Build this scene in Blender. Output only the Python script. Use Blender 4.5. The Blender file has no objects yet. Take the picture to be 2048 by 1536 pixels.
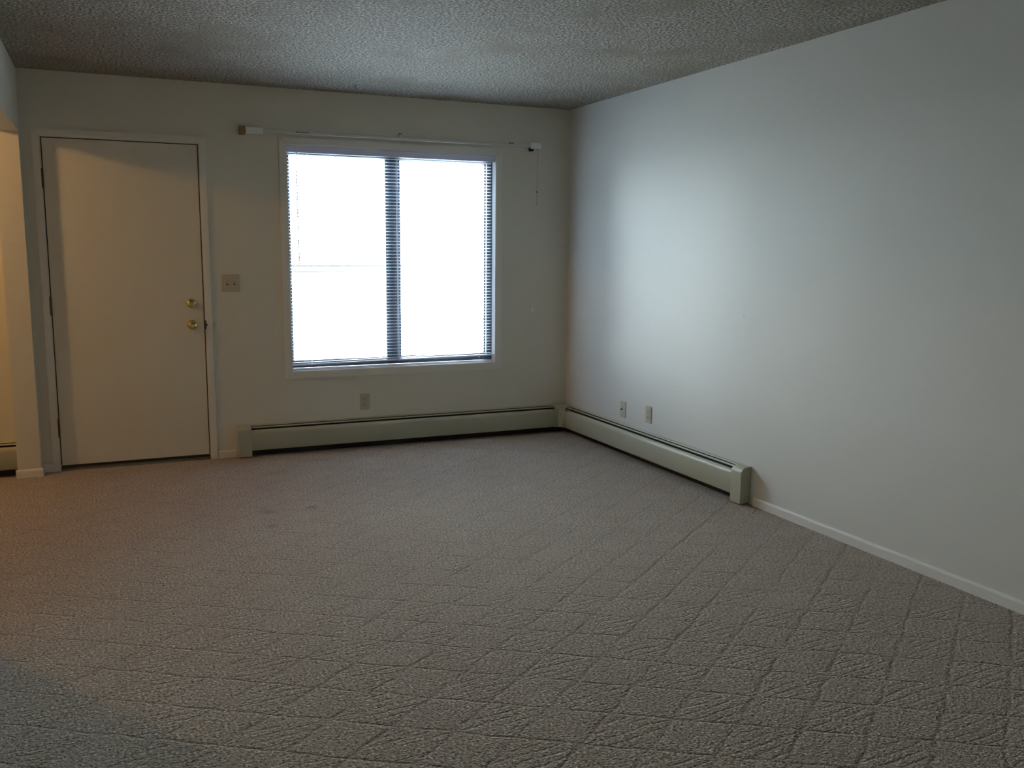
import bpy, bmesh, math, random
from mathutils import Vector, Matrix
random.seed(7)
S = bpy.context.scene
COL = S.collection
R = math.radians

# ------------------------------------------------------------------ camera
CAM = Vector((-3.2422, -6.294, 1.4085))
F_PX = 1828.48
yaw, pitch, roll = R(23.860), R(8.4053), R(0.4454)
fw = Vector((math.sin(yaw)*math.cos(pitch), math.cos(yaw)*math.cos(pitch), -math.sin(pitch)))
r0 = Vector((math.cos(yaw), -math.sin(yaw), 0)); u0 = r0.cross(fw)
rt = math.cos(roll)*r0 + math.sin(roll)*u0
up = -math.sin(roll)*r0 + math.cos(roll)*u0
cd = bpy.data.cameras.new('camera'); cam = bpy.data.objects.new('camera', cd); COL.objects.link(cam)
cd.sensor_width = 36; cd.lens = F_PX/2048*36; cd.clip_start = .05; cd.clip_end = 400
M = Matrix((rt, up, -fw)).transposed().to_4x4(); M.translation = CAM
cam.matrix_world = M
S.camera = cam

# ------------------------------------------------------------------ world: bright even overcast
W = bpy.data.worlds.new('overcast'); S.world = W; W.use_nodes = True
wn = W.node_tree.nodes; wl = W.node_tree.links
bg = wn['Background']; bg.inputs['Color'].default_value = (.80, .93, 1.0, 1); bg.inputs['Strength'].default_value = 25.0
try:
    W.cycles.sampling_method = 'AUTOMATIC'
except Exception: pass

# sky portal in the window opening (guides the daylight sampling, gives off nothing itself)
pl = bpy.data.lights.new('window_portal', 'AREA'); pl.shape = 'RECTANGLE'; pl.size = 1.6; pl.size_y = 1.6
pl.cycles.is_portal = True
po = bpy.data.objects.new('window_portal', pl); COL.objects.link(po)
po.location = (-1.356, .19, 1.32); po.rotation_euler = (R(-90), 0, 0)

S.view_settings.view_transform = 'Standard'; S.view_settings.look = 'None'
S.view_settings.exposure = 0.68; S.view_settings.gamma = 1.0; S.view_settings.use_curve_mapping = False
S.cycles.max_bounces = 14; S.cycles.diffuse_bounces = 10; S.cycles.transparent_max_bounces = 16
S.cycles.use_denoising = True
S.cycles.sample_clamp_indirect = 6.0

# ------------------------------------------------------------------ dimensions (metres; window wall y=0, right wall x=0)
H = 2.44
LW, LW2, LWY, OPY, HZ = -3.668, -3.796, -.105, -2.80, 2.068    # left wall faces, stub end, near jamb, header height
FX, BY = -7.0, -7.4
WL, WR, WB, WT = -2.109, -.603, .5655, 2.0814
DL, DR, DB, DT = -3.562, -2.663, .034, 2.0546

# ------------------------------------------------------------------ materials
def mat(name, col=(.8,.8,.8), rough=.6, metal=0, spec=.5):
    m = bpy.data.materials.new(name); m.use_nodes = True
    b = m.node_tree.nodes['Principled BSDF']
    b.inputs['Base Color'].default_value = (*col, 1); b.inputs['Roughness'].default_value = rough
    b.inputs['Metallic'].default_value = metal; b.inputs['Specular IOR Level'].default_value = spec
    return m
class NT:
    def __init__(s, m): s.t = m.node_tree; s.n = s.t.nodes; s.l = s.t.links; s.b = s.n['Principled BSDF']
    def node(s, typ, **kw):
        n = s.n.new(typ)
        for k, v in kw.items():
            if hasattr(n, k): setattr(n, k, v)
            else: n.inputs[k.replace('_', ' ')].default_value = v
        return n
    def link(s, a, b): s.l.new(a, b)
    def pos(s):
        g = s.n.new('ShaderNodeNewGeometry'); return g.outputs['Position']
    def math(s, op, a, b=None, c=None, clamp=False):
        n = s.n.new('ShaderNodeMath'); n.operation = op; n.use_clamp = clamp
        for i, v in enumerate((a, b, c)):
            if v is None: continue
            if isinstance(v, (int, float)): n.inputs[i].default_value = v
            else: s.l.new(v, n.inputs[i])
        return n.outputs[0]
    def noise(s, vec, scale, detail=2, rough=.5):
        n = s.n.new('ShaderNodeTexNoise'); n.inputs['Scale'].default_value = scale
        n.inputs['Detail'].default_value = detail; n.inputs['Roughness'].default_value = rough
        s.l.new(vec, n.inputs['Vector']); return n.outputs['Fac']
    def ramp(s, fac, *stops):
        n = s.n.new('ShaderNodeValToRGB'); e = n.color_ramp.elements
        while len(e) < len(stops): e.new(.5)
        for q, (p, c) in zip(e, stops): q.position = p; q.color = (*c, 1) if len(c) == 3 else c
        s.l.new(fac, n.inputs['Fac']); return n.outputs['Color']
    def mixc(s, fac, a, b, mode='MIX'):
        n = s.n.new('ShaderNodeMix'); n.data_type = 'RGBA'; n.blend_type = mode
        if isinstance(fac, (int, float)): n.inputs[0].default_value = fac
        else: s.l.new(fac, n.inputs[0])
        for i, v in ((6, a), (7, b)):
            if isinstance(v, tuple): n.inputs[i].default_value = (*v, 1)
            else: s.l.new(v, n.inputs[i])
        return n.outputs[2]
    def bump(s, h, strength, dist):
        n = s.n.new('ShaderNodeBump'); n.inputs['Strength'].default_value = strength
        n.inputs['Distance'].default_value = dist; s.l.new(h, n.inputs['Height'])
        s.l.new(n.outputs['Normal'], s.b.inputs['Normal'])

def paint(name, col, rough=.55, bumpd=.0012, scale=160):
    m = mat(name, col, rough, spec=.35); t = NT(m); p = t.pos()
    n = t.noise(p, scale, 2); big = t.noise(p, 1.3, 2)
    c = t.mixc(t.math('MULTIPLY', big, .12), tuple(col), tuple(v*.86 for v in col))
    t.link(c, t.b.inputs['Base Color']); t.bump(n, .35, bumpd)
    return m
M_wall = paint('wall_paint', (.70, .68, .595))
M_wallr = paint('wall_paint_right', (.69, .695, .67))
M_trim = paint('trim_paint', (.75, .735, .68), .4, .0004, 60)
M_door = paint('door_paint', (.69, .66, .56), .42, .0005, 90)
M_white = mat('white_enamel', (.80, .80, .80), .4)
M_head = mat('headrail_vinyl', (.74, .75, .84), .35)
def translucent(m, col, fac):
    t_ = m.node_tree; tl = t_.nodes.new('ShaderNodeBsdfTranslucent'); tl.inputs[0].default_value = (*col, 1)
    mx_ = t_.nodes.new('ShaderNodeMixShader'); mx_.inputs[0].default_value = fac
    t_.links.new(t_.nodes['Principled BSDF'].outputs[0], mx_.inputs[1]); t_.links.new(tl.outputs[0], mx_.inputs[2])
    t_.links.new(mx_.outputs[0], t_.nodes['Material Output'].inputs[0])
translucent(M_head, (.7, .72, .85), .16)
M_slat = mat('slat_enamel', (.84, .86, .90), .35)
translucent(M_slat, (.88, .93, 1.0), .45)
M_clear = mat('wand_plastic', (.42, .42, .43), .25)
M_bronze = mat('bronze_aluminium', (.075, .085, .11), .45, .2)
M_sage = paint('sage_enamel', (.44, .445, .35), .38, .0002, 40)
M_ivory = mat('ivory_plastic', (.50, .46, .34), .4)
M_plate_r = mat('ivory_plastic_pale', (.52, .50, .43), .4)
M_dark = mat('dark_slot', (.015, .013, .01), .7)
M_brass = mat('polished_brass', (.72, .60, .22), .18, 1)
M_hinge = mat('aged_hinge', (.13, .085, .045), .45, .7)
M_alu = mat('threshold_metal', (.17, .18, .16), .5, .6)
M_rubber = mat('door_sweep', (.05, .047, .035), .8)
M_copper = mat('copper_pipe', (.30, .16, .08), .5, .8)
M_fin = mat('fin_metal', (.08, .08, .075), .6, .5)
M_cord = mat('cord', (.30, .29, .25), .8)
M_wcord = mat('white_cord', (.82, .84, .88), .8)
M_rodend = mat('rod_end_plastic', (.78, .79, .78), .4)
M_rod = paint('rod_enamel', (.64, .635, .60), .35, .0001, 30)
M_rust = mat('stained_bracket', (.25, .19, .10), .6)
M_sill = mat('sill_gloss_paint', (.86, .87, .88), .22)
M_snow = mat('snow', (.78, .80, .84), .9)
M_rail = mat('railing_paint', (.03, .034, .04), .6)
M_blocker = mat('light_blocker', (.30, .29, .27), .9)  # for the added light blockers outside
M_trimr = paint('trim_paint_cool', (.76, .755, .74), .38, .0003, 60)
M_patch = mat('spackle', (.86, .86, .82), .8)

# thin window glass: mostly clear, mirror-like at grazing angles
M_glass = bpy.data.materials.new('window_glass'); M_glass.use_nodes = True
t = M_glass.node_tree; t.nodes.remove(t.nodes['Principled BSDF'])
tr = t.nodes.new('ShaderNodeBsdfTransparent'); tr.inputs[0].default_value = (.95, .97, .97, 1)
gl = t.nodes.new('ShaderNodeBsdfGlossy'); gl.inputs['Roughness'].default_value = .02
fr = t.nodes.new('ShaderNodeFresnel'); fr.inputs[0].default_value = 1.3
mx = t.nodes.new('ShaderNodeMixShader'); t.links.new(fr.outputs[0], mx.inputs[0])
t.links.new(tr.outputs[0], mx.inputs[1]); t.links.new(gl.outputs[0], mx.inputs[2])
t.links.new(mx.outputs[0], t.nodes['Material Output'].inputs[0])

# carpet: speckled cut-and-loop pile with a diamond lattice of sunken rows and short strokes in every other diamond
M_carpet = mat('patterned_carpet', (.4, .34, .3), .95, spec=.1); t = NT(M_carpet); p = t.pos()
sep = t.node('ShaderNodeSeparateXYZ'); t.link(p, sep.inputs[0]); X, Y = sep.outputs[0], sep.outputs[1]
wob = t.math('MULTIPLY', t.math('SUBTRACT', t.noise(p, 9, 3), .5), .035)
def lat(ang, per, off):
    nx, ny = -math.sin(R(ang)), math.cos(R(ang))
    d = t.math('ADD', t.math('MULTIPLY', X, nx), t.math('MULTIPLY', Y, ny))
    return t.math('DIVIDE', t.math('ADD', t.math('ADD', d, wob), off), per)
A1, A2 = lat(37, .178, 2.60), lat(-33, .19, 3.638)
def groove(a, per, w):     # 1 in the sunken row
    fr_ = t.math('FRACT', t.math('ADD', a, 100.5)); d = t.math('MULTIPLY', t.math('ABSOLUTE', t.math('SUBTRACT', fr_, .5)), per)
    return t.math('SUBTRACT', 1, t.math('DIVIDE', d, w, clamp=True), clamp=True)
g1, g2 = groove(A1, .178, .013), groove(A2, .19, .009)
par = t.math('FRACT', t.math('MULTIPLY', t.math('ADD', t.math('FLOOR', t.math('ADD', A1, 100)), t.math('FLOOR', t.math('ADD', A2, 100))), .5))
cell = t.math('GREATER_THAN', par, .25)
sy = t.math('DIVIDE', t.math('ADD', t.math('SUBTRACT', Y, t.math('MULTIPLY', X, .08)), wob), .034)
g3 = t.math('MULTIPLY', t.math('MULTIPLY', groove(sy, .034, .007), cell), .42)
brk = t.math('MULTIPLY', t.math('SUBTRACT', t.noise(p, 13, 3, .65), .31), 3.6, clamp=True)
grv = t.math('MULTIPLY', t.math('MAXIMUM', t.math('MAXIMUM', t.math('MULTIPLY', g1, .62), t.math('MULTIPLY', g2, .75)), g3), brk)
fine = t.noise(p, 150, 2, .6); vor = t.node('ShaderNodeTexVoronoi', Scale=135.0); t.link(p, vor.inputs['Vector'])
tuft = t.math('ADD', t.math('MULTIPLY', fine, .75), t.math('MULTIPLY', t.math('SUBTRACT', 1, vor.outputs['Distance']), .6))
wear = t.noise(p, 5, 3)
hgt = t.math('ADD', t.math('MULTIPLY', tuft, 1.1), t.math('MULTIPLY', grv, -1.6))
sp = t.noise(p, 105, 2, .55)
base = t.ramp(sp, (.33, (.055, .040, .030)), (.41, (.355, .298, .250)), (.57, (.450, .382, .325)), (.68, (.84, .75, .66)))
base = t.mixc(t.math('MULTIPLY', wear, .40), base, (.30, .24, .175), 'MIX')
base = t.mixc(t.math('MULTIPLY', grv, .30), base, (.10, .08, .065), 'MIX')
for sx_, sy_, rr in ((-2.531, -1.678, .045), (-2.511, -1.415, .055), (-2.28, -1.42, .05)):   # old spots in the pile
    dx = t.math('SUBTRACT', X, sx_); dy = t.math('SUBTRACT', Y, sy_)
    dd = t.math('SQRT', t.math('ADD', t.math('MULTIPLY', dx, dx), t.math('MULTIPLY', dy, dy)))
    k = t.math('MULTIPLY', t.math('SUBTRACT', 1, t.math('DIVIDE', dd, rr), clamp=True), .60)
    base = t.mixc(k, base, (.17, .12, .09), 'MIX')
t.link(base, t.b.inputs['Base Color']); t.bump(hgt, .9, .008)
t.b.inputs['Sheen Weight'].default_value = .15

# sprayed popcorn ceiling
M_ceil = mat('popcorn_ceiling', (.6, .57, .5), .75, spec=.35); t = NT(M_ceil); p = t.pos()
v = t.node('ShaderNodeTexVoronoi', Scale=62.0); t.link(p, v.inputs['Vector'])
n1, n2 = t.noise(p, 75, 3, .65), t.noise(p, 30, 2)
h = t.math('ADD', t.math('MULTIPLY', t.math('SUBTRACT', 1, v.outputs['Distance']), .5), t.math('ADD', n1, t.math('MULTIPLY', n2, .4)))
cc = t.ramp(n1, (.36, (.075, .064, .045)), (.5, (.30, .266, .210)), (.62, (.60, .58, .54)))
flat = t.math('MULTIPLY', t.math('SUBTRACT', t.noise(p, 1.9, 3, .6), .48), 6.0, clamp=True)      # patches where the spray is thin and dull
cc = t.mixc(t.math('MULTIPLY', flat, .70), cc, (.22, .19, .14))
t.link(cc, t.b.inputs['Base Color'])
t.bump(t.math('MULTIPLY', h, t.math('SUBTRACT', 1, t.math('MULTIPLY', flat, .45))), 1.0, .016)

# ------------------------------------------------------------------ mesh helpers
def box(bm, x0, x1, y0, y1, z0, z1, bev=0):
    vs = [bm.verts.new(c) for c in ((x0,y0,z0),(x1,y0,z0),(x1,y1,z0),(x0,y1,z0),(x0,y0,z1),(x1,y0,z1),(x1,y1,z1),(x0,y1,z1))]
    fs = [bm.faces.new([vs[i] for i in q]) for q in ((0,3,2,1),(4,5,6,7),(0,1,5,4),(1,2,6,5),(2,3,7,6),(3,0,4,7))]
    if bev:
        es = list({e for f in fs for e in f.edges})
        bmesh.ops.bevel(bm, geom=es, offset=bev, segments=2, affect='EDGES', profile=.6)
    return bm
def boxes(*bs, bev=0):
    bm = bmesh.new()
    for b in bs: box(bm, *b, bev=bev)
    return bm
def prism(prof, x0, x1, closed=True, bm=None, f=None):
    """prof: list of (a,b); extruded from x0 to x1; f maps (t,a,b)->xyz"""
    bm = bm or bmesh.new(); f = f or (lambda t_, a, b: (t_, a, b))
    A = [bm.verts.new(f(x0, *q)) for q in prof]; B = [bm.verts.new(f(x1, *q)) for q in prof]
    n = len(prof)
    for i in range(n if closed else n-1):
        j = (i+1) % n; bm.faces.new((A[i], A[j], B[j], B[i]))
    if closed:
        bm.faces.new(A[::-1]); bm.faces.new(B)
    return bm
def thick(path, th):
    """offset an open (a,b) polyline to a closed band of thickness th"""
    out = []
    for i, q in enumerate(path):
        a = path[max(i-1, 0)]; b = path[min(i+1, len(path)-1)]
        dx, dy = b[0]-a[0], b[1]-a[1]; L = math.hypot(dx, dy)
        out.append((q[0]+dy/L*th, q[1]-dx/L*th))
    return path + out[::-1]
def cyl(bm, c, axis, r, L, seg=20, r2=None):
    q = Vector(axis).normalized().to_track_quat('Z', 'Y').to_matrix().to_4x4()
    q.translation = Vector(c) + Vector(axis).normalized()*L/2
    bmesh.ops.create_cone(bm, cap_ends=True, segments=seg, radius1=r, radius2=r if r2 is None else r2, depth=L, matrix=q)
    return bm
def lathe(bm, prof, c, seg=28):
    """prof (r, d): d measured along -y from c"""
    rings = []
    for r, d in prof:
        if r < 1e-5: rings.append([bm.verts.new((c[0], c[1]-d, c[2]))])
        else: rings.append([bm.verts.new((c[0]+r*math.cos(2*math.pi*i/seg), c[1]-d, c[2]+r*math.sin(2*math.pi*i/seg))) for i in range(seg)])
    for a, b in zip(rings, rings[1:]):
        for i in range(seg):
            j = (i+1) % seg
            if len(a) == 1: bm.faces.new((a[0], b[j], b[i]))
            elif len(b) == 1: bm.faces.new((a[i], a[j], b[0]))
            else: bm.faces.new((a[i], a[j], b[j], b[i]))
    return bm
def obj(name, bm, m, parent=None, smooth=False, label=None):
    bmesh.ops.recalc_face_normals(bm, faces=bm.faces)
    me = bpy.data.meshes.new(name); bm.to_mesh(me); bm.free(); me.materials.append(m)
    if smooth:
        for f in me.polygons: f.use_smooth = True
        try: me.set_sharp_from_angle(angle=R(40))
        except Exception: pass
    o = bpy.data.objects.new(name, me); COL.objects.link(o)
    if parent: o.parent = parent; o.matrix_parent_inverse = Matrix.Translation(-Vector(parent.location)) if parent.type == 'EMPTY' else Matrix()
    if label: o['label'] = label
    return o
def struct(name, bm, m, parent=None, smooth=False):
    o = obj(name, bm, m, parent, smooth)
    if not parent: o['kind'] = 'structure'
    return o
def thing(name, label, cat, loc, group=None, kind=None):
    o = bpy.data.objects.new(name, None); COL.objects.link(o); o.location = loc; o.empty_display_size = .05
    o['label'] = label; o['category'] = cat
    if group: o['group'] = group
    if kind: o['kind'] = kind
    return o
def sroot(name, loc):
    o = bpy.data.objects.new(name, None); COL.objects.link(o); o.location = loc; o['kind'] = 'structure'; return o

# ------------------------------------------------------------------ shell
struct('floor', boxes((FX, 0, BY, 0, -.1, 0)), M_carpet)
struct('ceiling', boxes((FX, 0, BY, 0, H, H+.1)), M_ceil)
struct('wall_right', boxes((0, .12, BY-.12, .17, -.1, H+.1)), M_wallr)
T = .17
struct('wall_window', boxes(
    (FX, DL-.03, 0, T, -.1, H+.1), (DL-.03, DR+.03, 0, T, DT+.03, H+.1), (DL-.03, DR+.03, 0, T, -.1, -.0),
    (DR+.03, WL, 0, T, -.1, H+.1), (WL, WR, 0, T, -.1, WB), (WL, WR, 0, T, WT, H+.1), (WR, 0, 0, T, -.1, H+.1)), M_wall)
struct('wall_left', boxes((LW2, LW, LWY, 0, 0, H), (LW2, LW, OPY, LWY, HZ, H), (LW2, LW, BY, OPY, 0, H)), M_wall)
struct('wall_front', boxes((FX, 0, BY-.12, BY, -.1, H+.1)), M_wall)
struct('wall_dining_side', boxes((FX-.12, FX, BY-.12, T, -.1, H+.1)), M_wall)
struct('wall_dining_near', boxes((FX, LW2, -3.72, -3.6, 0, H)), M_wall)

# baseboards: small rounded-top moulding
BBP = [(0, 0), (.011, 0), (.011, .038), (.0100, .043), (.0075, .0475), (.004, .050), (0, .051)]
def baseboard(name, fn, a, b):
    return struct(name, prism(BBP, a, b, f=fn), M_trimr if name == 'baseboard_right' else M_trim)
baseboard('baseboard_right', lambda t_, d, z: (-d, t_, z), -7.4, -2.315)
baseboard('baseboard_window_wall', lambda t_, d, z: (t_, -d, z), -2.614, -2.494)
baseboard('baseboard_door_side', lambda t_, d, z: (t_, -d, z), LW+.012, -3.606)
bb = prism(BBP, LW2-.010, LW+.010, f=lambda t_, d, z: (t_, LWY-d, z))
prism(BBP, LWY, -.0, bm=bb, f=lambda t_, d, z: (LW+d, t_, z))
o = struct('baseboard_left', bb, M_trim)
bb = prism(BBP, -7.4, OPY, f=lambda t_, d, z: (LW+d, t_, z)); struct('baseboard_left_near', bb, M_trim)
baseboard('baseboard_front', lambda t_, d, z: (t_, BY+d, z), LW+.012, -.012)

# ------------------------------------------------------------------ entry door
door = sroot('door_1', (DL, 0, 0))
slab = obj('door_panel', boxes((DL+.006, DR-.006, .003, .046, DB, DT-.006), bev=.0012), M_door, door)
obj('door_jamb', boxes((DL-.03, DL, -.001, T, 0, DT+.03), (DR, DR+.03, -.001, T, 0, DT+.03), (DL, DR, -.001, T, DT, DT+.03),
    (DL, DL+.013, .049, .09, 0, DT), (DR-.013, DR, .049, .09, 0, DT), (DL, DR, .049, .09, DT-.013, DT)), M_trim, door)
def casing(x0, x1, y0, z0, z1, w, bottom=False, th=.013):
    """flat mitred casing round an opening (inner edges x0,x1,z0,z1)"""
    bm = bmesh.new()
    def rail(p):   # p: four (x,z) corners, outer to inner
        a = [bm.verts.new((x, y0, z)) for x, z in p]; b = [bm.verts.new((x, y0-th, z)) for x, z in p]
        fs = [bm.faces.new(a), bm.faces.new(b[::-1])] + [bm.faces.new((a[i], a[(i+1)%4], b[(i+1)%4], b[i])) for i in range(4)]
    g = .0006
    zb = z0-w if bottom else z0
    rail([(x0-w, zb), (x0, z0), (x0, z1-g), (x0-w, z1+w-g)])
    rail([(x1, z0), (x1+w, zb), (x1+w, z1+w-g), (x1, z1-g)])
    rail([(x0+g, z1), (x1-g, z1), (x1+w-g, z1+w), (x0-w+g, z1+w)])
    if bottom: rail([(x0+g, z0), (x1-g, z0), (x1+w-g, z0-w), (x0-w+g, z0-w)])
    es = [e for e in bm.edges if all(abs(v_.co.y-(y0-th)) < 1e-6 for v_ in e.verts)]
    bmesh.ops.bevel(bm, geom=es, offset=.0022, segments=2, affect='EDGES')
    return bm
obj('door_casing', casing(DL-.004, DR+.004, 0, 0, DT+.005, .041), M_trim, door)
obj('threshold', prism([(-.012, 0), (.17, 0), (.17, .018), (.06, .022), (.02, .020), (-.008, .008)], DL, DR), M_alu, door)
obj('door_sweep', boxes((DL+.004, DR-.004, .012, .040, .0215, DB)), M_rubber, door)
obj('weather_stop', boxes((DL, DR, .060, .10, .020, .05)), M_rubber, door)
obj('gap_shade_strip', boxes((DL, DL+.006, .022, .047, DB, DT-.006), (DR-.006, DR, .022, .047, DB, DT-.006), (DL, DR, .022, .047, DT-.006, DT)), M_dark, door)  # dark filler added in the door gap to deepen its shade
for zc in (1.808, 1.040, .275):
    bm = bmesh.new(); x = DL+.000
    for k in range(5): cyl(bm, (x, -.0075, zc-.056+k*.0224), (0, 0, 1), .0062, .0215, 12)
    h_ = obj('hinge', bm, M_hinge, door, True)
    bm = bmesh.new(); cyl(bm, (x, -.0075, zc+.056), (0, 0, 1), .0045, .004, 12); cyl(bm, (x, -.0075, zc-.060), (0, 0, 1), .0045, .004, 12)
    box(bm, x-.0015, x+.0015, -.006, .02, zc-.055, zc+.055)
    obj('hinge_pin', bm, M_hinge, h_)
# deadbolt: rose, domed face with thumb turn
db = obj('deadbolt', lathe(bmesh.new(), [(.030, -.001), (.031, .003), (.029, .010), (.022, .016), (.020, .017), (0, .0175)], (-2.743, .002, 1.042)), M_brass, door, True, 'round brass deadbolt rose')
obj('thumb_turn', boxes((-2.757, -2.729, -.034, -.0155, 1.0375, 1.0465), bev=.003), M_brass, db, True)
kb = obj('door_knob', lathe(bmesh.new(), [(.031, -.001), (.032, .003), (.028, .010), (.014, .014), (.012, .030), (.018, .036), (.026, .043), (.029, .052), (.027, .060), (.020, .066), (.012, .0675), (.010, .0655), (0, .065)], (-2.744, .002, .903)), M_brass, door, True, 'polished brass door knob')
obj('lock_button', boxes((-2.7495, -2.7385, -.069, -.062, .901, .905), bev=.001), M_brass, kb)
bm = boxes((DR-.001, DR+.0065, -.0142, .03, .872, .930)); lp = lathe(bmesh.new(), [(.010, 0), (.010, .0015), (0, .0015)], (DR+.004, -.013, .901), 14)
obj('strike_plate', bm, M_hinge, door); obj('strike_lip', lp, M_hinge, door)

# ------------------------------------------------------------------ window
win = sroot('window_1', (WL, 0, WB))
obj('window_casing', casing(WL, WR, 0, WB, WT, .049, True), M_trim, win)
obj('window_jamb', boxes((WL-.0, WL+.004, -.010, .05, WB, WT), (WR-.004, WR, -.010, .05, WB, WT), (WL+.004, WR-.004, -.010, .05, WT-.004, WT), ), M_white, win)
obj('window_sill', prism([(-.010, WB), (.05, WB), (.05, WB+.016), (-.008, WB+.003), (-.010, WB+.001)], WL+.004, WR-.004), M_sill, win)
fx0, fx1, fz0, fz1, fy0, fy1 = WL, WR, WB, WT, .050, .120
obj('window_frame', boxes((fx0, fx0+.024, fy0, fy1, fz0, fz1), (fx1-.047, fx1, fy0, fy1, fz0, fz1), (fx0+.024, fx1-.047, fy0, fy1, fz0+.016, fz0+.055), (fx0+.024, fx1-.047, fy0, fy1, fz1-.05, fz1), bev=.0015), M_bronze, win)
mx0, mx1 = -1.425, -1.337
for (a, b, ya, yb) in ((fx0+.024, -1.345, .058, .078), (-1.362, fx1-.047, .084, .104)):
    zl, zh = fz0+.055, fz1-.05
    la, lb = (.004, .073) if a < -2 else (.060, .008)
    s_ = obj('sash', boxes((a, a+la, ya, yb, zl, zh), (b-lb, b, ya, yb, zl, zh), (a+la, b-lb, ya, yb, zl, zl+.012), (a+la, b-lb, ya, yb, zh-.012, zh), bev=.001), M_bronze, win)
    obj('pane', boxes((a+la, b-lb, (ya+yb)/2-.0015, (ya+yb)/2+.0015, zl+.012, zh-.012)), M_glass, s_)
obj('sash_latch', boxes((-1.385, -1.365, .046, .058, 1.28, 1.36), bev=.002), M_bronze, win)

# ------------------------------------------------------------------ mini blind
bx0, bx1 = WL+.008, WR-.014
bl = thing('window_blind', 'white horizontal mini blind with open slats hanging inside the window', 'blind', (bx0, .02, WT))
obj('headrail', prism([(.004, WT-.006), (.004, WT-.045), (.006, WT-.049), (.036, WT-.049), (.038, WT-.006)], bx0-.002, WR-.006), M_head, bl)
PITCH, N = .0226, 62
cy, hw = .0225, .0125
def slat_mesh():
    bm = bmesh.new(); prof = []
    n = 6
    for i in range(n+1):
        s = -1+2*i/n; prof.append((s*hw, .0036*(1-s*s)))
    pr = prof + [(a, b-.0005) for a, b in prof[::-1]]
    return prism(pr, 0, bx1-.010-(bx0+.002))
tilt = -R(8)      # room-side edge slightly up
sm = obj('slat', slat_mesh(), M_slat, bl, True)
z_top = WT-.062
def place(o, k):
    z = z_top-PITCH*k
    q = max(0, (k-40)/(N-40))      # the lowest slats hang a little askew
    o.matrix_parent_inverse = Matrix()
    o.location = Vector((bx0+.002, cy, z+.002*q)) - bl.location
    o.rotation_euler = (tilt + R(random.uniform(-1.2, 1.2)), -math.atan2(.016*q, 1.47), 0)
place(sm, 0)
for k in range(1, N+1):
    c = sm.copy(); COL.objects.link(c); c.parent = bl; place(c, k)
zr = z_top-PITCH*N-.016
bm = prism([(.010, -.005), (.034, -.005), (.036, 0), (.034, .005), (.010, .005), (.008, 0)], 0, 1)
for v_ in bm.verts:
    s = v_.co.x; v_.co.x = bx0+.002+s*(bx1+.004-bx0-.002); v_.co.z += zr+.003+.016*s
obj('bottom_rail', bm, M_head, bl)
for x in (bx0+.0035, bx1+.0035):
    zz = zr+.003+(.016 if x > -1 else 0)
    obj('rail_end_cap', boxes((x-.003, x+.003, .006, .038, zz-.007, zz+.007), bev=.001), M_white, bl)
for i, x in enumerate((-1.965, -1.343, -.721)):
    bm = bmesh.new()
    for y in (cy-.0125*math.cos(tilt)-.001, cy+.0125*math.cos(tilt)+.001): cyl(bm, (x, y, zr), (0, 0, 1), .0011 if i != 1 else .0019, WT-.044-zr, 6)
    for k in range(N+1): cyl(bm, (x, cy-.012, z_top-PITCH*k-.0045), (0, math.cos(tilt), math.sin(tilt)), .0005, .024, 4)
    obj('ladder_cord', bm, M_wcord, bl)
for x in (-2.030, -1.645, -1.060, -.700):      # clips on the headrail lip
    obj('valance_clip', boxes((x-.004, x+.004, .0005, .006, WT-.048, WT-.030), bev=.001), M_white, bl)
wd = obj('tilt_wand', cyl(bmesh.new(), (-2.040, -.004, 1.29), (-.004, 0, .62), .0032, .63, 6), M_clear, bl)
bm = bmesh.new(); cyl(bm, (-2.043, -.004, 1.915), (0, 0, 1), .0018, .11, 8); box(bm, -2.047, -2.038, -.006, .004, 2.022, 2.034)
obj('wand_hook', bm, M_white, wd)
bm = bmesh.new(); cyl(bm, (-1.775, -.002, .74), (0, 0, 1), .0011, 1.29, 6); cyl(bm, (-1.781, -.002, .80), (0, 0, 1), .0011, 1.23, 6)
lc = obj('lift_cord', bm, M_wcord, bl)
obj('mounting_bracket', boxes((bx0-.006, bx0-.002, .000, .044, WT-.050, WT-.003)), M_white, bl)
obj('mounting_bracket', boxes((WR-.006, WR-.0045, .000, .044, WT-.050, WT-.003)), M_white, bl)

# ------------------------------------------------------------------ curtain rod
rod = thing('curtain_rod', 'white traverse curtain rod mounted above the window', 'curtain rod', (-2.33, 0, 2.165))
RZ = 2.156
obj('rod', prism([(-.052, RZ-.008), (-.052, RZ+.008), (-.048, RZ+.010), (-.042, RZ+.010), (-.042, RZ-.010), (-.048, RZ-.010)], -2.30, -.325), M_rod, rod)
def bracket(x0, x1, za, zb, m, nm='end_bracket'):
    br = obj(nm, boxes((x0, x1, -.066, -.040, za, zb), bev=.004), M_rodend, rod, True)
    return br
lb = bracket(-2.372, -2.262, RZ-.026, RZ+.016, M_rod)
obj('wall_plate', boxes((-2.406, -2.374, -.050, 0, RZ-.030, RZ+.022), bev=.002), M_rust, lb)
rb = bracket(-.345, -.268, RZ-.020, RZ+.022, M_rod)
obj('wall_plate', boxes((-.340, -.318, -.044, 0, RZ-.034, RZ+.010), bev=.002), M_dark, rb)
cb = obj('center_bracket', boxes((-1.343, -1.328, -.058, 0, RZ+.010, RZ+.028), (-1.339, -1.332, -.060, -.052, RZ-.016, RZ+.028), bev=.001), M_rod, rod)
obj('bracket_screw', boxes((-1.350, -1.328, -.061, -.055, RZ+.026, RZ+.031)), M_dark, cb)
for x in (-2.05, -2.028, -2.006, -1.984): obj('slide_carrier', boxes((x, x+.013, -.060, -.050, RZ-.001, RZ+.004)), M_fin, rod)
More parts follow.
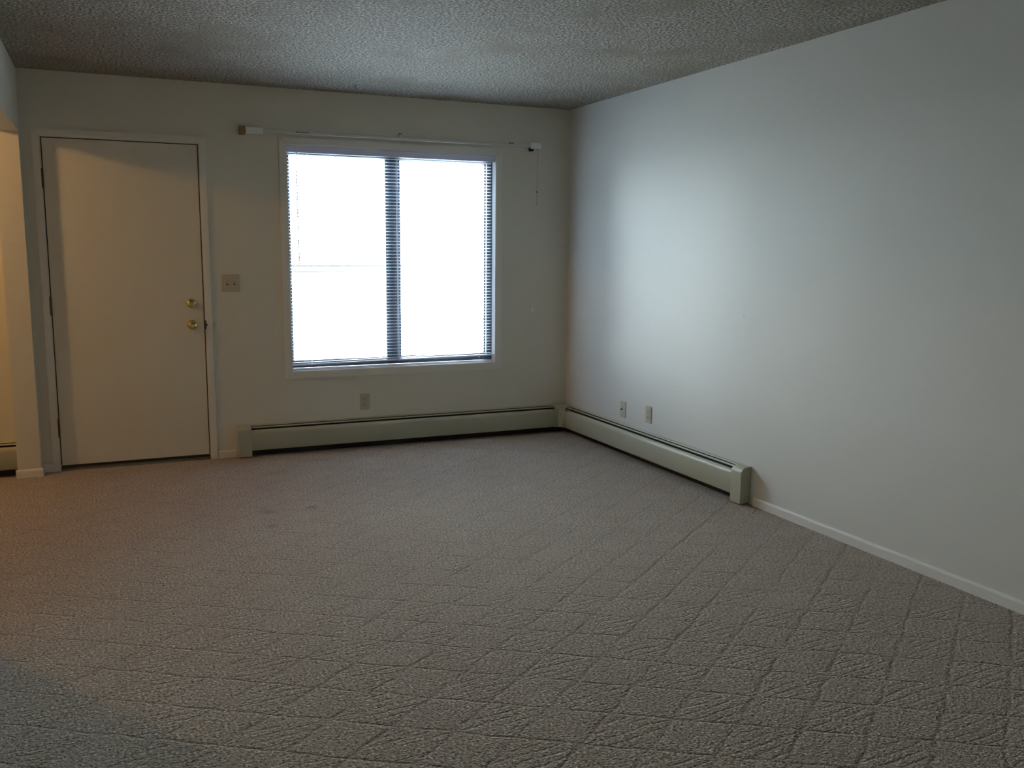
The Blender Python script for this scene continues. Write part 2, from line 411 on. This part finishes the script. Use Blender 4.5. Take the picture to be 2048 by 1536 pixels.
for x in (-.520, -.500): obj('slide_carrier', boxes((x, x+.013, -.060, -.050, RZ+.009, RZ+.014)), M_fin, rod)
cr = obj('draw_cord', cyl(bmesh.new(), (-.286, -.040, 1.735), (.001, 0, 1), .0011, RZ-.015-1.735, 6), M_cord, rod)
bm = bmesh.new(); bmesh.ops.create_uvsphere(bm, u_segments=10, v_segments=8, radius=.007, matrix=Matrix.Translation((-.2855, -.040, 1.828)))
obj('cord_bead', bm, M_cord, cr, True)
bm = bmesh.new(); bmesh.ops.create_uvsphere(bm, u_segments=8, v_segments=6, radius=.004, matrix=Matrix.Translation((-.286, -.040, 1.735)))
obj('cord_knot', bm, M_cord, cr, True)

# ------------------------------------------------------------------ baseboard heaters
def arc(cx, cz, r_, a0, a1, n=5): return [(cx+r_*math.cos(R(a0+(a1-a0)*i/n)), cz+r_*math.sin(R(a0+(a1-a0)*i/n))) for i in range(n+1)]
BACKP = thick([(.0, .062), (.0012, .214), (.0225, .2115), (.0245, .2085)], .0012)
DAMP = thick([(.0300, .2040), (.0380, .1965)], .0014)
FRONT = thick(arc(.0405, .1585, .0268, 84, 4, 7) + [(.0672, .142), (.0676, .056), (.0620, .047), (.056, .047)], .0012)
CAP = [(.0005, .216), (.032, .2145)] + arc(.0335, .1775, .0365, 80, 4, 6) + [(.0712, .10), (.0718, .009), (.055, .006), (.012, .012), (.0005, .03)]
def heater(loc, fn, s0, s1, cap0, cap1, label, corner=None):
    """fn maps (s, d, z): s along the wall, d out of the wall"""
    ht = thing('baseboard_heater', label, 'heater', loc, 'sage green baseboard heaters')
    a = s0+(.02 if cap0 else 0); b = s1-(.02 if cap1 else 0)
    obj('back_plate', prism(BACKP, a, b, f=fn), M_sage, ht)
    obj('damper', prism(DAMP, a, b, f=fn), M_sage, ht)
    obj('front_panel', prism(FRONT, a, b, f=fn), M_sage, ht, True)
    n = int((b-a-.3)/.02); bm = bmesh.new()
    for i in range(n):
        s = a+.15+i*.02; prism([(.006, .056), (.058, .056), (.058, .150), (.006, .150)], s, s+.0012, f=fn, bm=bm)
    e = obj('heating_fins', bm, M_fin, ht); e['kind'] = 'stuff'
    pts = [(.030+.011*math.cos(q*math.pi/4), .11+.011*math.sin(q*math.pi/4)) for q in range(8)]
    obj('pipe', prism(pts, a, b, f=fn), M_copper, ht)
    obj('slot_shade_strip', prism([(.0015, .062), (.004, .062), (.004, .203), (.0015, .203)], a, b, f=fn), M_dark, ht)  # dark sheet painting in the shade seen through the top slots
    obj('under_shade_strip', prism([(.0004, .001), (.006, .001), (.006, .062), (.0004, .062)], a, b, f=fn), M_dark, ht)  # dark strip standing in for the shade under the front panel
    if cap0: obj('end_cap', prism(CAP, s0, s0+.088, f=fn), M_sage, ht, True)
    if cap1: obj('end_cap', prism(CAP, s1-.088, s1, f=fn), M_sage, ht, True)
    return ht
fy = lambda s, d, z: (s, -d, z)
fxr = lambda s, d, z: (-d, s, z)
h1 = heater((-1.3, 0, 0), fy, -2.490, -.100, True, False, 'sage green baseboard heater running along the wall under the window')
heater((0, -1.2, 0), fxr, -2.279, -.100, True, False, 'sage green baseboard heater along the right wall with a rounded end cap')
heater((-5.0, 0, 0), fy, -6.2, LW2-.002, True, False, 'baseboard heater beyond the opening at the far left edge')
# inside-corner cover joining the two runs
bm = bmesh.new()
ring = []
for d, z in [(d, max(z, .046)) for d, z in CAP[:-3]]:
    # 45-degree face between the two runs: legs overlap the heater ends
    k = d
    ring.append([(-.128, -k, z), (-max(k, .0005)-.024, -k, z), (-k, -max(k, .0005)-.024, z), (-k, -.128, z)])
rows = [[bm.verts.new(p_) for p_ in r_] for r_ in ring]
for a, b in zip(rows, rows[1:]):
    for i in range(3):
        try: bm.faces.new((a[i], a[i+1], b[i+1], b[i]))
        except ValueError: pass
tp = bm.verts.new((-.0005, -.0005, .216)); bm.faces.new((tp, rows[0][3], rows[0][2], rows[0][1], rows[0][0]))
obj('corner_cover', bm, M_sage, h1, True)
obj('corner_shade_strip', boxes((-.128, -.0005, -.020, -.0005, .001, .06), (-.020, -.0005, -.098, -.020, .001, .06)), M_dark, h1)  # dark pieces added as shade below the corner cover

# ------------------------------------------------------------------ wall plates
def plate(name, label, cat, c, wall, w, h, m, build, group):
    """local frame: u to the right as seen from the room, v up, n out of the wall"""
    if wall == 'back': f = lambda u_, v_, n_: (c[0]+u_, -n_, c[2]+v_)
    else: f = lambda u_, v_, n_: (-n_, c[1]-u_, c[2]+v_)
    t_ = thing(name, label, cat, c, group)
    def bx(u0_, u1_, v0_, v1_, n0_, n1_, bev=0):
        bm = bmesh.new(); a = f(u0_, v0_, n0_); b = f(u1_, v1_, n1_)
        box(bm, min(a[0], b[0]), max(a[0], b[0]), min(a[1], b[1]), max(a[1], b[1]), min(a[2], b[2]), max(a[2], b[2]), bev); return bm
    obj('cover_plate', bx(-w/2, w/2, -h/2, h/2, .0, .0055, .0022), m, t_, True)
    build(t_, bx, f, m); return t_
def scr(t_, f, u_, v_, m):
    a = Vector(f(u_, v_, .005)); n = Vector(f(u_, v_, 1))-Vector(f(u_, v_, 0))
    obj('screw', cyl(bmesh.new(), a, n, .0032, .0012, 10), m, t_)
def duplex(t_, bx, f, m):
    for s in (-1, 1):
        rc = obj('receptacle', bx(-.0165, .0165, s*.0195-.0140, s*.0195+.0140, .004, .0072, .0025), m, t_, True)
        bm = bx(-.0078, -.0052, s*.0195-.001, s*.0195+.0078, .006, .0076)
        for bb_ in (bx(.0052, .0074, s*.0195-.000, s*.0195+.0070, .006, .0076), bx(-.0026, .0026, s*.0195-.0100, s*.0195-.0052, .006, .0076)):
            me = bpy.data.meshes.new('x'); bb_.to_mesh(me); bb_.free(); bm.from_mesh(me); bpy.data.meshes.remove(me)
        obj('slots', bm, M_dark, rc)
    scr(t_, f, 0, 0, m)
def toggles(t_, bx, f, m):
    for u_ in (-.023, .023):
        obj('toggle_slot', bx(u_-.0052, u_+.0052, -.0125, .0125, .004, .0062), M_dark, t_)
        bm = bx(u_-.0042, u_+.0042, -.004, .0115, .006, .017, .001)
        obj('toggle', bm, m, t_)
        for v_ in (-.030, .030): scr(t_, f, u_, v_, M_ivory)
def jack(t_, bx, f, m):
    a = Vector(f(-.006, .0, .005)); n = Vector(f(0, 0, 1))-Vector(f(0, 0, 0))
    j = obj('cable_jack', cyl(bmesh.new(), a, n, .0055, .009, 12), M_fin, t_)
    obj('jack_tip', cyl(bmesh.new(), a, n, .0042, .013, 12), M_dark, j)
    for v_ in (-.030, .030): scr(t_, f, 0, v_, m)
plate('outlet', 'ivory duplex outlet on the wall below the window', 'outlet', (-1.603, 0, .326), 'back', .070, .114, M_ivory, duplex, None)
plate('light_switch', 'ivory double toggle switch plate beside the door', 'light switch', (-2.4925, 0, 1.172), 'back', .114, .114, M_ivory, toggles, None)
plate('cable_outlet', 'ivory cable jack plate on the right wall, nearer the corner', 'cable outlet', (0, -.881, .312), 'right', .070, .114, M_plate_r, jack, None)
plate('outlet', 'pale duplex outlet on the right wall above the heater', 'outlet', (0, -1.207, .330), 'right', .070, .114, M_plate_r, duplex, None)

# ------------------------------------------------------------------ small marks
hk = thing('ceiling_hook', 'small metal hook in the ceiling near the window wall', 'hook', (-1.713, -.327, H))
obj('hook_stem', cyl(bmesh.new(), (-1.713, -.327, H-.030), (0, 0, 1), .0016, .030, 8), M_fin, hk)
obj('hook_plate', cyl(bmesh.new(), (-1.713, -.327, H-.004), (0, 0, 1), .008, .004, 12), M_fin, hk)
bm = bmesh.new(); bmesh.ops.create_circle(bm, cap_ends=True, segments=9, radius=.014)
for i, v_ in enumerate(bm.verts): k = random.uniform(.6, 1.15); v_.co = Vector((-.294+v_.co.x*k*.6, -.0012, .952+v_.co.y*k*1.3))
g = bmesh.ops.extrude_face_region(bm, geom=list(bm.faces)); bmesh.ops.translate(bm, vec=(0, .0012, 0), verts=[e for e in g['geom'] if isinstance(e, bmesh.types.BMVert)])
o = obj('wall_patch', bm, M_patch); o['label'] = 'small white spackle patch on the wall right of the window'; o['category'] = 'patch'
bm = bmesh.new(); bmesh.ops.create_circle(bm, cap_ends=True, segments=7, radius=.006)
for v_ in bm.verts: v_.co = Vector((-.0010, -2.153+v_.co.x*.5, 1.048+v_.co.y*1.8))
g = bmesh.ops.extrude_face_region(bm, geom=list(bm.faces)); bmesh.ops.translate(bm, vec=(.001, 0, 0), verts=[e for e in g['geom'] if isinstance(e, bmesh.types.BMVert)])
o = obj('wall_scuff', bm, M_plate_r); o['label'] = 'tiny grey scuff on the middle of the right wall'; o['category'] = 'scuff'

# ------------------------------------------------------------------ dining room ceiling light (warm), off to the left
cl = thing('ceiling_light', 'warm flush ceiling light in the dining room', 'ceiling light', (-4.95, -.80, H))
obj('light_base', cyl(bmesh.new(), (-4.95, -.80, H-.02), (0, 0, 1), .14, .02, 32), M_white, cl)
M_lit = bpy.data.materials.new('lit_shade'); M_lit.use_nodes = True
b_ = M_lit.node_tree.nodes['Principled BSDF']; b_.inputs['Emission Color'].default_value = (1, .55, .22, 1); b_.inputs['Emission Strength'].default_value = 9
bm = bmesh.new(); cyl(bm, (-4.95, -.80, H-.055), (0, 0, 1), .07, .035, 24, .12)
obj('light_shade', bm, M_lit, cl)
ld = bpy.data.lights.new('dining_bulb', 'POINT'); ld.energy = 25; ld.color = (1, .56, .21); ld.shadow_soft_size = .06
lo = bpy.data.objects.new('dining_bulb', ld); COL.objects.link(lo); lo.location = (-4.95, -.80, H-.125)

# ------------------------------------------------------------------ outside
struct('ground', boxes((-40, 40, T, 90, -.45, -.15)), M_snow)
struct('sky_block_roof', boxes((-7, 3, T, .75, 2.55, 2.7)), M_blocker)  # unseen, added to hold back high sky light
struct('sky_block_side', boxes((-2.57, -2.45, T, 1.8, -.05, 2.55)), M_blocker)  # unseen, added to keep slanting daylight off the right wall near the corner
struct('bounce_block_slab', boxes((-7, 3, T, 1.9, -.15, -.05)), M_blocker)  # unseen dark sheet added to cut ground bounce onto the ceiling
rl = thing('porch_railing', 'faint horizontal railing outside the window', 'railing', (-.8, 2.0, -.15))
obj('top_rail', boxes((-5.2, 4.2, 1.98, 2.03, 1.237, 1.252)), M_rail, rl)
obj('under_rail', boxes((-5.2, 4.2, 1.99, 2.02, 1.187, 1.197)), M_rail, rl)
obj('lower_rail', boxes((-5.2, 4.2, 1.995, 2.015, .778, .785)), M_rail, rl)
for x in (-5.1, -2.35, 1.05, 4.1):
    obj('post', boxes((x-.03, x+.03, 1.975, 2.035, -.15, 1.237)), M_rail, rl)
